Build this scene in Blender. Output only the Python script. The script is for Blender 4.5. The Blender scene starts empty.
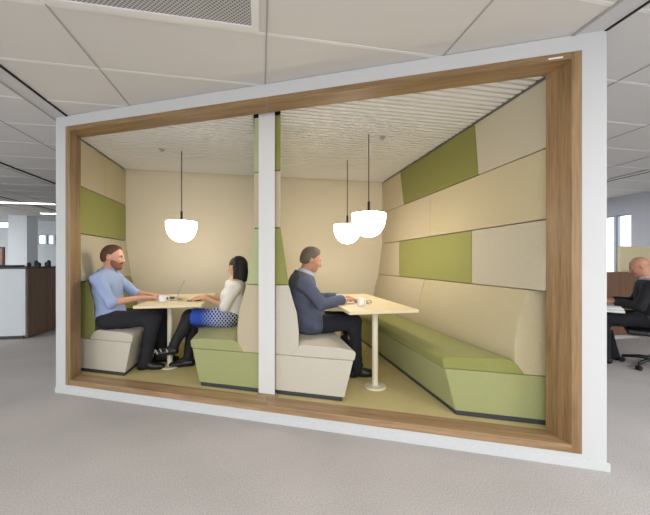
import bpy, bmesh, math, random
import numpy as np
from mathutils import Vector, Matrix
random.seed(4)
SC = bpy.context.scene
COL = SC.collection
PI = math.pi
SK = 0.5045                       # plan skew of the glazed front: Y = c - SK * X

# ------------------------------------------------------------------ materials
def new_mat(name):
    m = bpy.data.materials.new(name); m.use_nodes = True
    nt = m.node_tree
    return m, nt, nt.nodes['Principled BSDF']

def rgb(h):                       # sRGB 0-255 -> linear
    out = []
    for v in h:
        v /= 255.0
        out.append(v / 12.92 if v <= 0.04045 else ((v + 0.055) / 1.055) ** 2.4)
    return (*out, 1.0)

def mat_plain(name, col, rough=0.6, metal=0.0, bump=0.0, bscale=80.0, var=0.0):
    m, nt, p = new_mat(name)
    c = rgb(col)
    p.inputs['Base Color'].default_value = c
    p.inputs['Roughness'].default_value = rough
    p.inputs['Metallic'].default_value = metal
    tc = nt.nodes.new('ShaderNodeTexCoord')
    nz = nt.nodes.new('ShaderNodeTexNoise'); nz.inputs['Scale'].default_value = bscale
    nz.inputs['Detail'].default_value = 3
    nt.links.new(tc.outputs['Object'], nz.inputs['Vector'])
    if var > 0:
        mx = nt.nodes.new('ShaderNodeMix'); mx.data_type = 'RGBA'
        mx.inputs[6].default_value = (*[v * (1 - var) for v in c[:3]], 1)
        mx.inputs[7].default_value = (*[min(1, v * (1 + var)) for v in c[:3]], 1)
        nt.links.new(nz.outputs['Fac'], mx.inputs[0])
        nt.links.new(mx.outputs[2], p.inputs['Base Color'])
    if bump > 0:
        b = nt.nodes.new('ShaderNodeBump'); b.inputs['Strength'].default_value = bump
        b.inputs['Distance'].default_value = 0.004
        nt.links.new(nz.outputs['Fac'], b.inputs['Height'])
        nt.links.new(b.outputs['Normal'], p.inputs['Normal'])
    return m

def mat_fabric(name, col, var=0.10):
    m, nt, p = new_mat(name)
    c = rgb(col)
    p.inputs['Roughness'].default_value = 0.95
    p.inputs['Specular IOR Level'].default_value = 0.15
    p.inputs['Sheen Weight'].default_value = 0.12
    tc = nt.nodes.new('ShaderNodeTexCoord')
    def noise(scale, detail, st):
        mp = nt.nodes.new('ShaderNodeMapping'); mp.inputs['Scale'].default_value = st
        nt.links.new(tc.outputs['Object'], mp.inputs['Vector'])
        n = nt.nodes.new('ShaderNodeTexNoise'); n.inputs['Scale'].default_value = scale
        n.inputs['Detail'].default_value = detail
        nt.links.new(mp.outputs['Vector'], n.inputs['Vector'])
        return n
    n1 = noise(260, 2, (1, 1, 0.25))
    n2 = noise(260, 2, (0.25, 0.25, 1))
    ad = nt.nodes.new('ShaderNodeMath'); ad.operation = 'ADD'
    nt.links.new(n1.outputs['Fac'], ad.inputs[0]); nt.links.new(n2.outputs['Fac'], ad.inputs[1])
    hf = nt.nodes.new('ShaderNodeMath'); hf.operation = 'MULTIPLY'; hf.inputs[1].default_value = 0.5
    nt.links.new(ad.outputs[0], hf.inputs[0])
    mx = nt.nodes.new('ShaderNodeMix'); mx.data_type = 'RGBA'
    mx.inputs[6].default_value = (*[v * (1 - 2 * var) for v in c[:3]], 1)
    mx.inputs[7].default_value = (*[min(1, v * (1 + 2 * var)) for v in c[:3]], 1)
    nt.links.new(hf.outputs[0], mx.inputs[0])
    nt.links.new(mx.outputs[2], p.inputs['Base Color'])
    b = nt.nodes.new('ShaderNodeBump'); b.inputs['Strength'].default_value = 0.25
    b.inputs['Distance'].default_value = 0.002
    nt.links.new(hf.outputs[0], b.inputs['Height'])
    nt.links.new(b.outputs['Normal'], p.inputs['Normal'])
    return m

def mat_wood(name, dark, light, axis, rough=0.45, off=0.0, scale=1.0):
    """axis: direction of the grain, a unit vector in the horizontal plane or Z"""
    m, nt, p = new_mat(name)
    p.inputs['Roughness'].default_value = rough
    tc = nt.nodes.new('ShaderNodeTexCoord')
    mp0 = nt.nodes.new('ShaderNodeMapping')
    mp0.inputs['Location'].default_value = (off, off * 0.7, off * 1.3)
    if axis == 'Z':
        st = (9, 9, 0.55)
    else:
        mp0.inputs['Rotation'].default_value = (0, 0, -axis)
        st = (0.55, 9, 9)
    nt.links.new(tc.outputs['Object'], mp0.inputs['Vector'])
    mp = nt.nodes.new('ShaderNodeMapping'); mp.inputs['Scale'].default_value = [v * scale for v in st]
    nt.links.new(mp0.outputs['Vector'], mp.inputs['Vector'])
    n1 = nt.nodes.new('ShaderNodeTexNoise'); n1.inputs['Scale'].default_value = 1.4
    n1.inputs['Detail'].default_value = 6; n1.inputs['Distortion'].default_value = 0.8
    n2 = nt.nodes.new('ShaderNodeTexNoise'); n2.inputs['Scale'].default_value = 9
    n2.inputs['Detail'].default_value = 4
    nt.links.new(mp.outputs['Vector'], n1.inputs['Vector'])
    nt.links.new(mp.outputs['Vector'], n2.inputs['Vector'])
    mm = nt.nodes.new('ShaderNodeMix'); mm.data_type = 'FLOAT'; mm.inputs[0].default_value = 0.4
    nt.links.new(n1.outputs['Fac'], mm.inputs[2]); nt.links.new(n2.outputs['Fac'], mm.inputs[3])
    cr = nt.nodes.new('ShaderNodeValToRGB')
    cr.color_ramp.elements[0].position = 0.32; cr.color_ramp.elements[0].color = rgb(dark)
    cr.color_ramp.elements[1].position = 0.68; cr.color_ramp.elements[1].color = rgb(light)
    nt.links.new(mm.outputs[0], cr.inputs['Fac'])
    nt.links.new(cr.outputs['Color'], p.inputs['Base Color'])
    b = nt.nodes.new('ShaderNodeBump'); b.inputs['Strength'].default_value = 0.1
    b.inputs['Distance'].default_value = 0.002
    nt.links.new(mm.outputs[0], b.inputs['Height'])
    nt.links.new(b.outputs['Normal'], p.inputs['Normal'])
    return m

def mat_carpet(name, c1, c2, c3=None, scale=90):
    m, nt, p = new_mat(name)
    p.inputs['Roughness'].default_value = 1.0
    p.inputs['Specular IOR Level'].default_value = 0.05
    tc = nt.nodes.new('ShaderNodeTexCoord')
    n1 = nt.nodes.new('ShaderNodeTexNoise'); n1.inputs['Scale'].default_value = scale
    n1.inputs['Detail'].default_value = 5; n1.inputs['Roughness'].default_value = 0.75
    n2 = nt.nodes.new('ShaderNodeTexNoise'); n2.inputs['Scale'].default_value = 1.6
    n2.inputs['Detail'].default_value = 4
    for n in (n1, n2): nt.links.new(tc.outputs['Object'], n.inputs['Vector'])
    cr = nt.nodes.new('ShaderNodeValToRGB')
    cr.color_ramp.elements[0].position = 0.36; cr.color_ramp.elements[0].color = rgb(c1)
    cr.color_ramp.elements[1].position = 0.64; cr.color_ramp.elements[1].color = rgb(c2)
    nt.links.new(n1.outputs['Fac'], cr.inputs['Fac'])
    mx = nt.nodes.new('ShaderNodeMix'); mx.data_type = 'RGBA'; mx.blend_type = 'MULTIPLY'
    mx.inputs[0].default_value = 0.25
    nt.links.new(cr.outputs['Color'], mx.inputs[6]); nt.links.new(n2.outputs['Fac'], mx.inputs[7])
    nt.links.new(mx.outputs[2], p.inputs['Base Color'])
    b = nt.nodes.new('ShaderNodeBump'); b.inputs['Strength'].default_value = 0.3
    b.inputs['Distance'].default_value = 0.004
    nt.links.new(n1.outputs['Fac'], b.inputs['Height'])
    nt.links.new(b.outputs['Normal'], p.inputs['Normal'])
    return m

def mat_emit(name, col, strength):
    m, nt, p = new_mat(name)
    p.inputs['Base Color'].default_value = (0.8, 0.8, 0.8, 1)
    p.inputs['Emission Color'].default_value = (*col, 1)
    p.inputs['Emission Strength'].default_value = strength
    return m

def mat_perforated(name):
    m, nt, p = new_mat(name)
    p.inputs['Roughness'].default_value = 0.5
    tc = nt.nodes.new('ShaderNodeTexCoord')
    mp = nt.nodes.new('ShaderNodeMapping'); mp.inputs['Scale'].default_value = (58, 58, 58)
    mp.inputs['Rotation'].default_value = (0, 0, PI / 4)
    nt.links.new(tc.outputs['Object'], mp.inputs['Vector'])
    vo = nt.nodes.new('ShaderNodeTexVoronoi'); vo.inputs['Randomness'].default_value = 0.0
    vo.inputs['Scale'].default_value = 1.0; vo.voronoi_dimensions = '2D'
    nt.links.new(mp.outputs['Vector'], vo.inputs['Vector'])
    cr = nt.nodes.new('ShaderNodeValToRGB')
    cr.color_ramp.elements[0].position = 0.33; cr.color_ramp.elements[0].color = rgb((104, 105, 106))
    cr.color_ramp.elements[1].position = 0.40; cr.color_ramp.elements[1].color = rgb((190, 191, 190))
    nt.links.new(vo.outputs['Distance'], cr.inputs['Fac'])
    nt.links.new(cr.outputs['Color'], p.inputs['Base Color'])
    return m

def mat_skirt(name):
    m, nt, p = new_mat(name)
    p.inputs['Roughness'].default_value = 0.85
    tc = nt.nodes.new('ShaderNodeTexCoord')
    def wave(rot):
        mp = nt.nodes.new('ShaderNodeMapping'); mp.inputs['Rotation'].default_value = (0, rot, 0)
        nt.links.new(tc.outputs['Object'], mp.inputs['Vector'])
        w = nt.nodes.new('ShaderNodeTexWave'); w.inputs['Scale'].default_value = 11
        w.inputs['Distortion'].default_value = 0.6
        nt.links.new(mp.outputs['Vector'], w.inputs['Vector'])
        return w
    w1, w2 = wave(math.radians(38)), wave(math.radians(-38))
    mn = nt.nodes.new('ShaderNodeMath'); mn.operation = 'MAXIMUM'
    nt.links.new(w1.outputs['Fac'], mn.inputs[0]); nt.links.new(w2.outputs['Fac'], mn.inputs[1])
    st = nt.nodes.new('ShaderNodeValToRGB')
    st.color_ramp.elements[0].position = 0.80; st.color_ramp.elements[0].color = (0, 0, 0, 1)
    st.color_ramp.elements[1].position = 0.90; st.color_ramp.elements[1].color = (1, 1, 1, 1)
    nt.links.new(mn.outputs[0], st.inputs['Fac'])
    sep = nt.nodes.new('ShaderNodeSeparateXYZ'); nt.links.new(tc.outputs['Object'], sep.inputs[0])
    mr = nt.nodes.new('ShaderNodeMapRange')
    mr.inputs['From Min'].default_value = -0.74; mr.inputs['From Max'].default_value = -0.24
    nt.links.new(sep.outputs['X'], mr.inputs['Value'])
    base = nt.nodes.new('ShaderNodeValToRGB')
    base.color_ramp.elements[0].position = 0.0; base.color_ramp.elements[0].color = rgb((30, 78, 190))
    base.color_ramp.elements[1].position = 0.9; base.color_ramp.elements[1].color = rgb((18, 22, 42))
    e = base.color_ramp.elements.new(0.45); e.color = rgb((28, 62, 160))
    nt.links.new(mr.outputs[0], base.inputs['Fac'])
    msk = nt.nodes.new('ShaderNodeValToRGB')
    msk.color_ramp.elements[0].position = 0.22; msk.color_ramp.elements[0].color = (0.05, 0.05, 0.05, 1)
    msk.color_ramp.elements[1].position = 0.5; msk.color_ramp.elements[1].color = (1, 1, 1, 1)
    nt.links.new(mr.outputs[0], msk.inputs['Fac'])
    mul = nt.nodes.new('ShaderNodeMath'); mul.operation = 'MULTIPLY'
    nt.links.new(st.outputs['Color'], mul.inputs[0]); nt.links.new(msk.outputs['Color'], mul.inputs[1])
    mx = nt.nodes.new('ShaderNodeMix'); mx.data_type = 'RGBA'
    nt.links.new(mul.outputs[0], mx.inputs[0]); nt.links.new(base.outputs['Color'], mx.inputs[6])
    mx.inputs[7].default_value = rgb((205, 212, 225))
    nt.links.new(mx.outputs[2], p.inputs['Base Color'])
    return m

ANG = math.atan(-SK)
M = dict(
    paint=mat_plain('white_paint', (207, 208, 208), 0.55, bump=0.03, bscale=220),
    mullion=mat_plain('white_board', (220, 219, 216), 0.5),
    cream=mat_plain('cream_wall', (222, 212, 190), 0.9, bump=0.05, bscale=300),
    oak_v=mat_wood('oak_upright', (118, 92, 60), (168, 138, 98), 'Z'),
    oak_v2=mat_wood('oak_upright_second', (120, 93, 60), (170, 138, 98), 'Z', off=3.1),
    oak_h=mat_wood('oak_along', (116, 90, 58), (164, 133, 94), ANG, off=1.7),
    oak_h2=mat_wood('oak_along_second', (120, 94, 62), (170, 139, 100), ANG, off=6.3),
    oak_s=mat_wood('oak_sill', (132, 104, 74), (186, 154, 116), ANG, off=4.4),
    oak_s2=mat_wood('oak_sill_second', (130, 102, 72), (184, 152, 114), ANG, off=8.8),
    beige=mat_fabric('beige_fabric', (194, 181, 153)),
    straw=mat_fabric('straw_fabric', (192, 180, 146)),
    greige=mat_fabric('greige_fabric', (190, 182, 160)),
    green=mat_fabric('green_fabric', (147, 148, 86)),
    olive=mat_fabric('olive_fabric', (133, 132, 72)),
    sage=mat_fabric('sage_fabric', (164, 167, 116)),
    litsage=mat_fabric('lit_sage_fabric', (180, 186, 142)),  # paler copy of the sage, with the light on these panels painted in
    seatgrey=mat_fabric('light_grey_fabric', (204, 198, 182), 0.07),
    kick=mat_plain('dark_kick', (62, 64, 70), 0.5),
    shadow=mat_plain('shaded_slat_backing', (40, 39, 38), 0.9),  # near-black backing, puts the shadow lines between the slats into the colour
    slat=mat_plain('slat_white', (238, 237, 235), 0.6),
    carpet=mat_carpet('office_carpet', (172, 168, 166), (214, 209, 207), scale=130),
    carpet_in=mat_carpet('booth_carpet', (214, 196, 138), (240, 226, 172), scale=160),
    tile=mat_plain('ceiling_tile', (214, 212, 208), 0.9, bump=0.05, bscale=350),
    tbar=mat_plain('ceiling_bar', (230, 229, 227), 0.5),
    groove=mat_plain('ceiling_groove', (168, 167, 165), 0.9),
    black=mat_plain('black_gap', (24, 25, 27), 0.8),
    strip=mat_plain('ceiling_strip', (200, 200, 200), 0.8),
    perf=mat_perforated('perforated_metal'),
    table=mat_plain('table_laminate', (232, 216, 176), 0.4, var=0.04, bscale=14),
    tablemetal=mat_plain('table_metal', (228, 220, 196), 0.4),
    opal=mat_emit('opal_glass', (1.0, 0.90, 0.78), 16.0),
    cap=mat_plain('dark_bronze', (46, 40, 36), 0.4, 0.5),
    cord=mat_plain('black_cord', (30, 28, 27), 0.6),
    steel=mat_plain('steel', (190, 190, 192), 0.3, 0.9),
    mug=mat_plain('white_china', (244, 242, 238), 0.25),
    coffee=mat_plain('coffee', (52, 32, 20), 0.2),
    alu=mat_plain('laptop_metal', (176, 176, 176), 0.35, 0.7),
    keys=mat_plain('black_keys', (36, 36, 38), 0.5),
    screen=mat_plain('dark_screen', (22, 24, 28), 0.15),
    paper=mat_plain('paper', (240, 238, 230), 0.8),
    plasticblack=mat_plain('black_plastic', (28, 28, 30), 0.45),
    skin1=mat_plain('skin_fair', (214, 160, 132), 0.5, var=0.05, bscale=30),
    skin2=mat_plain('skin_warm', (206, 162, 130), 0.5, var=0.05, bscale=30),
    skin3=mat_plain('skin_tan', (196, 142, 114), 0.5, var=0.05, bscale=30),
    lips=mat_plain('lips', (170, 96, 86), 0.45),
    eyewhite=mat_plain('eye_white', (232, 228, 222), 0.3),
    iris=mat_plain('iris', (48, 36, 28), 0.2),
    brow=mat_plain('brow', (74, 50, 36), 0.8),
    hair1=mat_plain('brown_hair', (92, 62, 44), 0.7, bump=0.5, bscale=160, var=0.25),
    beard=mat_plain('auburn_beard', (140, 94, 70), 0.8, bump=0.6, bscale=200, var=0.25),
    hair2=mat_plain('black_hair', (20, 17, 17), 0.62, bump=0.5, bscale=120),
    hair3=mat_plain('greying_hair', (104, 92, 80), 0.7, bump=0.5, bscale=160, var=0.3),
    shirt1=mat_plain('blue_shirt', (158, 176, 214), 0.85, bump=0.25, bscale=24, var=0.04),
    trousers1=mat_plain('charcoal_trousers', (38, 38, 44), 0.9, bump=0.25, bscale=22),
    shoes=mat_plain('black_leather', (22, 21, 22), 0.35),
    sole=mat_plain('rubber_sole', (48, 46, 45), 0.7),
    laces=mat_plain('silver_trim', (196, 192, 188), 0.5),
    top2=mat_plain('white_top', (238, 236, 228), 0.85, bump=0.25, bscale=24),
    skirt=mat_skirt('patterned_skirt'),
    tights=mat_plain('black_tights', (26, 24, 26), 0.7),
    jacket3=mat_plain('slate_jacket', (86, 92, 112), 0.9, bump=0.3, bscale=22, var=0.08),
    shirt3=mat_plain('pale_blue_shirt', (178, 190, 214), 0.8),
    trousers3=mat_plain('navy_trousers', (32, 34, 44), 0.9, bump=0.2, bscale=22),
    jacket4=mat_plain('black_jacket', (28, 29, 34), 0.9, bump=0.25, bscale=22),
    wall_grey=mat_plain('grey_wall', (190, 194, 204), 0.8),
    wall_pale=mat_plain('pale_wall', (226, 233, 238), 0.7),
    frame=mat_plain('window_frame', (150, 156, 162), 0.4, 0.3),
    countwhite=mat_plain('counter_white', (214, 220, 224), 0.35),
    countwood=mat_wood('counter_wood', (112, 88, 70), (142, 116, 94), 'Z', off=2.2),
    deskwood=mat_wood('desk_wood', (104, 74, 54), (140, 104, 78), 'Z', off=5.2),
    creamscreen=mat_fabric('cream_screen', (226, 214, 176), 0.05),
    desktop=mat_plain('desk_white', (222, 222, 222), 0.4),
    pinkboard=mat_plain('pink_board', (206, 168, 160), 0.8),
    lum=mat_emit('luminaire', (1.0, 0.95, 0.88), 6.0),
)
def glass_mat():
    m, nt, p = new_mat('window_glass')
    p.inputs['Base Color'].default_value = (0.95, 0.98, 1, 1)
    p.inputs['Roughness'].default_value = 0.0
    p.inputs['Transmission Weight'].default_value = 1.0
    p.inputs['IOR'].default_value = 1.05
    return m
M['glass'] = glass_mat()

# ------------------------------------------------------------------ object helpers
def link(name, bm, mats, parent=None, smooth=False, bevel=0.0, loc=None):
    me = bpy.data.meshes.new(name)
    bmesh.ops.recalc_face_normals(bm, faces=bm.faces)
    bm.to_mesh(me); bm.free()
    if not isinstance(mats, (list, tuple)): mats = [mats]
    for m in mats: me.materials.append(M[m] if isinstance(m, str) else m)
    if smooth:
        for p in me.polygons: p.use_smooth = True
    o = bpy.data.objects.new(name, me); COL.objects.link(o)
    if bevel > 0:
        b = o.modifiers.new('soft_edge', 'BEVEL'); b.width = bevel; b.segments = 3
        b.limit_method = 'ANGLE'; b.angle_limit = math.radians(35)
        b.harden_normals = False
        for p in me.polygons: p.use_smooth = True
        w = o.modifiers.new('wn', 'WEIGHTED_NORMAL'); w.keep_sharp = True
    if parent is not None:
        bpy.context.view_layer.update()
        o.parent = parent
        o.matrix_parent_inverse = Matrix.Translation(parent.location).inverted() if parent.type == 'EMPTY' else Matrix()
    return o

def thing(name, label, cat, loc, group=None):
    o = bpy.data.objects.new(name, None); COL.objects.link(o)
    o.empty_display_size = 0.1
    o.location = loc; o['label'] = label; o['category'] = cat
    if group: o['group'] = group
    return o

def tag(o, label, cat, group=None):
    o['label'] = label; o['category'] = cat
    if group: o['group'] = group
    return o

def struct(o):
    o['kind'] = 'structure'; return o

def add_box(bm, x0, x1, y0, y1, z0, z1, mi=0):
    v = [bm.verts.new(p) for p in ((x0,y0,z0),(x1,y0,z0),(x1,y1,z0),(x0,y1,z0),(x0,y0,z1),(x1,y0,z1),(x1,y1,z1),(x0,y1,z1))]
    for f in ((0,3,2,1),(4,5,6,7),(0,1,5,4),(1,2,6,5),(2,3,7,6),(3,0,4,7)):
        fc = bm.faces.new([v[i] for i in f]); fc.material_index = mi
    return v

def add_skew(bm, x0, x1, c0, c1, z0, z1, mi=0, yend=None):
    """box whose front (and back, unless yend is given) is parallel to the skewed front"""
    def F(x, c): return c - SK * x
    b0 = (yend, yend) if yend is not None else (F(x0, c1), F(x1, c1))
    pts = [(x0,F(x0,c0)),(x1,F(x1,c0)),(x1,b0[1]),(x0,b0[0])]
    v = [bm.verts.new((*p, z0)) for p in pts] + [bm.verts.new((*p, z1)) for p in pts]
    for f in ((0,3,2,1),(4,5,6,7),(0,1,5,4),(1,2,6,5),(2,3,7,6),(3,0,4,7)):
        fc = bm.faces.new([v[i] for i in f]); fc.material_index = mi

def add_loft(bm, prof, face, s, c0, yend, mi=0):
    """profile (u, z) extruded along Y: X = face + s*u, from the skew plane c0 to yend"""
    a = []; b = []
    for u, z in prof:
        x = face + s * u
        y0 = c0 - SK * x
        a.append(bm.verts.new((x, y0, z)))
        b.append(bm.verts.new((x, yend if not callable(yend) else yend(x), z)))
    n = len(prof)
    for i in range(n):
        j = (i + 1) % n
        bm.faces.new((a[i], a[j], b[j], b[i])).material_index = mi
    bm.faces.new(a).material_index = mi
    bm.faces.new(list(reversed(b))).material_index = mi

def add_lathe(bm, prof, cx, cy, seg=40, mi=0, close=False):
    rings = []
    for r, z in prof:
        if r < 1e-5: rings.append([bm.verts.new((cx, cy, z))])
        else: rings.append([bm.verts.new((cx + r*math.cos(2*PI*k/seg), cy + r*math.sin(2*PI*k/seg), z)) for k in range(seg)])
    for A, B in zip(rings, rings[1:]):
        for k in range(seg):
            k2 = (k+1) % seg
            if len(A) == 1 and len(B) == 1: continue
            if len(A) == 1: f = bm.faces.new((A[0], B[k2], B[k]))
            elif len(B) == 1: f = bm.faces.new((A[k], A[k2], B[0]))
            else: f = bm.faces.new((A[k], A[k2], B[k2], B[k]))
            f.material_index = mi

def add_tube(bm, pts, r, seg=10, mi=0):
    pts = [Vector(p) for p in pts]
    rings = []
    for i, p in enumerate(pts):
        t = (pts[min(i+1, len(pts)-1)] - pts[max(i-1, 0)]).normalized()
        ref = Vector((0,0,1)) if abs(t.z) < 0.9 else Vector((1,0,0))
        a = t.cross(ref).normalized(); b = t.cross(a).normalized()
        rr = r[i] if isinstance(r, (list, tuple)) else r
        rings.append([bm.verts.new(p + a*rr*math.cos(2*PI*k/seg) + b*rr*math.sin(2*PI*k/seg)) for k in range(seg)])
    for A, B in zip(rings, rings[1:]):
        for k in range(seg):
            bm.faces.new((A[k], A[(k+1)%seg], B[(k+1)%seg], B[k])).material_index = mi
    bm.faces.new(rings[0]).material_index = mi; bm.faces.new(list(reversed(rings[-1]))).material_index = mi

def box_obj(name, mat, *b, parent=None, bevel=0.0):
    bm = bmesh.new(); add_box(bm, *b); return link(name, bm, mat, parent, bevel=bevel)
def skew_obj(name, mat, *b, parent=None, bevel=0.0, yend=None):
    bm = bmesh.new(); add_skew(bm, *b, yend=yend); return link(name, bm, mat, parent, bevel=bevel)

# ------------------------------------------------------------------ office shell
ZC = 2.704
X0, X1, YF, YB = -11.0, 7.68, -6.5, 13.0
bm = bmesh.new(); add_box(bm, X0-0.2, X1+0.2, YF, YB+0.2, -0.12, 0.0); struct(link('floor', bm, 'carpet'))
bm = bmesh.new(); add_box(bm, X0-0.2, X1+0.2, YF, YB+0.2, ZC, ZC+0.12)
STR = [(-9.60,-9.44),(-5.68,-5.52),(-2.0,-1.84),(1.92,2.075),(5.84,6.0)]
YG = [2.06 + 0.61*k for k in range(-14, 18)]
for y in YG: add_box(bm, X0, X1, y-0.011, y+0.011, ZC-0.0035, ZC+0.001, 1)
xs = []
for a, b in zip(STR, STR[1:]):
    m0 = (a[1] + b[0]) / 2
    xs += [m0 - 1.2, m0, m0 + 1.2]
for x in xs: add_box(bm, x-0.005, x+0.005, YF, YB, ZC-0.005, ZC+0.001, 2)
for a, b in STR:
    add_box(bm, a, b, YF, YB, ZC-0.006, ZC+0.001, 4)
    e0, e1 = (b, a) if a < 0 else (a, b)
    add_box(bm, e0-0.008, e0+0.008, YF, YB, ZC-0.012, ZC+0.001, 3 if a < 0 else 2)
    add_box(bm, e1-0.008, e1+0.008, YF, YB, ZC-0.012, ZC+0.001, 2 if a < 0 else 3)
add_box(bm, -3.66, -3.62, YF, YB, ZC-0.010, ZC+0.001, 3)
struct(link('ceiling', bm, ['tile','tbar','groove','black','strip']))

# back wall with clerestory panes
def wall_with_holes(name, mat, axis, p0, p1, a0, a1, z0, z1, holes):
    """axis 'x': wall spans X a0..a1 at Y p0..p1; 'y': wall spans Y at X p0..p1. holes (u0,u1,v0,v1)"""
    us = sorted({a0, a1, *[h[0] for h in holes], *[h[1] for h in holes]})
    vs = sorted({z0, z1, *[h[2] for h in holes], *[h[3] for h in holes]})
    bm = bmesh.new()
    for u, u2 in zip(us, us[1:]):
        for v, v2 in zip(vs, vs[1:]):
            if any(h[0]-1e-6 <= u and u2 <= h[1]+1e-6 and h[2]-1e-6 <= v and v2 <= h[3]+1e-6 for h in holes): continue
            if axis == 'x': add_box(bm, u, u2, p0, p1, v, v2)
            else: add_box(bm, p0, p1, u, u2, v, v2)
    return struct(link(name, bm, mat))
bh = [(-7.58,-7.32,1.89,2.23),(-7.28,-7.08,1.89,2.23),(-7.04,-6.78,1.89,2.23),(-6.74,-6.40,1.89,2.23),(-8.95,-8.40,2.42,2.66)]
wall_with_holes('wall_back', 'wall_pale', 'x', YB, YB+0.15, X0, X1, 0, ZC, bh)
wn = 1
for h in bh:
    bm = bmesh.new()
    add_box(bm, h[0], h[1], YB+0.05, YB+0.06, h[2], h[3], 0)
    for a in ((h[0],h[0]+0.025,h[2],h[3]),(h[1]-0.025,h[1],h[2],h[3]),(h[0],h[1],h[2],h[2]+0.025),(h[0],h[1],h[3]-0.025,h[3])):
        add_box(bm, a[0], a[1], YB+0.03, YB+0.08, a[2], a[3], 1)
    struct(link('window_%d' % wn, bm, ['glass','frame'])); wn += 1
wall_with_holes('wall_left', 'wall_pale', 'y', X0-0.15, X0, YF, YB, 0, ZC, [(-5.5,1.0,0.6,2.4),(2.0,8.5,0.6,2.4)])
rh = [(5.46,5.77,0.85,2.30),(5.80,7.6,0.85,2.30),(-5.0,0.5,0.85,2.3)]
wall_with_holes('wall_right', 'wall_grey', 'y', X1, X1+0.15, YF, YB, 0, ZC, rh)
for h in rh[:2]:
    bm = bmesh.new()
    add_box(bm, X1+0.05, X1+0.06, h[0], h[1], h[2], h[3], 0)
    for a in ((h[0],h[0]+0.015,h[2],h[3]),(h[1]-0.015,h[1],h[2],h[3]),(h[0],h[1],h[2],h[2]+0.03),(h[0],h[1],h[3]-0.02,h[3])):
        add_box(bm, X1+0.04, X1+0.07, a[0], a[1], a[2], a[3], 1)
    struct(link('window_%d' % wn, bm, ['glass','frame'])); wn += 1
# column at the far left
bm = bmesh.new(); add_box(bm, -7.46, -6.97, 11.5, 12.0, 0, ZC); struct(link('wall_column', bm, 'wall_pale'))

# ceiling strip lights far left
for (xa, xb, y, lab) in ((-8.6, -4.86, 8.98, 'long recessed strip light in the office ceiling far left'),
                         (-6.2, -5.45, 10.8, 'shorter strip light farther back in the left office ceiling')):
    t = thing('ceiling_light', lab, 'ceiling light', ((xa+xb)/2, y, ZC-0.03), 'strip lights in the office ceiling')
    box_obj('housing', 'tbar', xa, xb, y-0.07, y+0.07, ZC-0.022, ZC-0.006, parent=t)
    box_obj('diffuser', 'lum', xa+0.02, xb-0.02, y-0.055, y+0.055, ZC-0.032, ZC-0.022, parent=t)

# air grille in the ceiling
t = thing('ceiling_vent', 'white framed perforated air grille in the office ceiling above the booths', 'vent', (-0.58, 1.75, ZC-0.01))
bm = bmesh.new()
vx0, vx1, vy0, vy1 = -1.165, -0.005, 1.47, 2.035
for a in ((vx0,vx1,vy0,vy0+0.045),(vx0,vx1,vy1-0.045,vy1),(vx0,vx0+0.045,vy0+0.045,vy1-0.045),(vx1-0.045,vx1,vy0+0.045,vy1-0.045)):
    add_box(bm, *a, ZC-0.020, ZC-0.004)
link('frame', bm, 'tbar', t, bevel=0.003)
box_obj('perforated_face', 'perf', vx0+0.045, vx1-0.045, vy0+0.045, vy1-0.045, ZC-0.012, ZC-0.004, parent=t)

# ------------------------------------------------------------------ the booth: structure
CF = 2.658                                     # front plane
bm = bmesh.new()
add_skew(bm, -1.967, -1.850, CF, 2.835, 0, ZC-0.004)
add_skew(bm, 1.958, 2.078, CF, 2.835, 0, ZC-0.004)
add_skew(bm, -1.850, 1.958, CF, 2.835, 2.594, ZC-0.004)
add_skew(bm, -1.850, 1.958, CF, 2.835, 0, 0.090)
struct(link('wall_front', bm, 'paint'))
struct(skew_obj('baseboard_front', 'paint', -1.973, 2.090, CF-0.009, CF, 0, 0.055, bevel=0.003))
YW = 5.02
bm = bmesh.new(); add_skew(bm, -1.967, -1.895, 2.835, 0, 0, ZC-0.004, yend=YW+0.1); struct(link('wall_booth_left', bm, 'paint'))
bm = bmesh.new(); add_skew(bm, 2.005, 2.078, 2.835, 0, 0, ZC-0.004, yend=YW+0.1); struct(link('wall_booth_right', bm, 'paint'))
bm = bmesh.new(); add_box(bm, -1.895, 2.005, YW, YW+0.1, 0, ZC-0.004); struct(link('wall_booth_back', bm, 'cream'))
bm = bmesh.new(); add_skew(bm, 0.0, 0.120, 2.925, 0, 0.12, 2.61, yend=YW); struct(link('wall_booth_middle', bm, 'cream'))
bm = bmesh.new(); add_skew(bm, -1.895, 2.005, 2.835, 0, 0.0, 0.12, yend=YW); struct(link('floor_booth', bm, 'carpet_in'))
# slatted ceiling (one per booth)
def slats(name, xa, xb):
    bm = bmesh.new()
    add_skew(bm, xa, xb, 2.835, 0, 2.628, 2.66, 1, yend=YW)
    y = 1.93
    while y < YW - 0.05:
        x0 = max(xa + 0.058, (2.84 - y) / SK)
        xe = xb - 0.058
        if x0 < xe - 0.05:
            xl1 = max(xa + 0.058, (2.84 - y - 0.040) / SK)
            v = [(x0,y),(xe,y),(xe,y+0.040),(xl1,y+0.040)]
            lo = [bm.verts.new((*p, 2.575)) for p in v]; hi = [bm.verts.new((*p, 2.628)) for p in v]
            bm.faces.new(lo); bm.faces.new(hi)
            for i in range(4): bm.faces.new((lo[i], lo[(i+1)%4], hi[(i+1)%4], hi[i]))
        y += 0.0655
    struct(link(name, bm, ['slat','shadow']))
slats('ceiling_booth_left', -1.895, 0.0)
slats('ceiling_booth_right', 0.12, 2.005)
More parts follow.
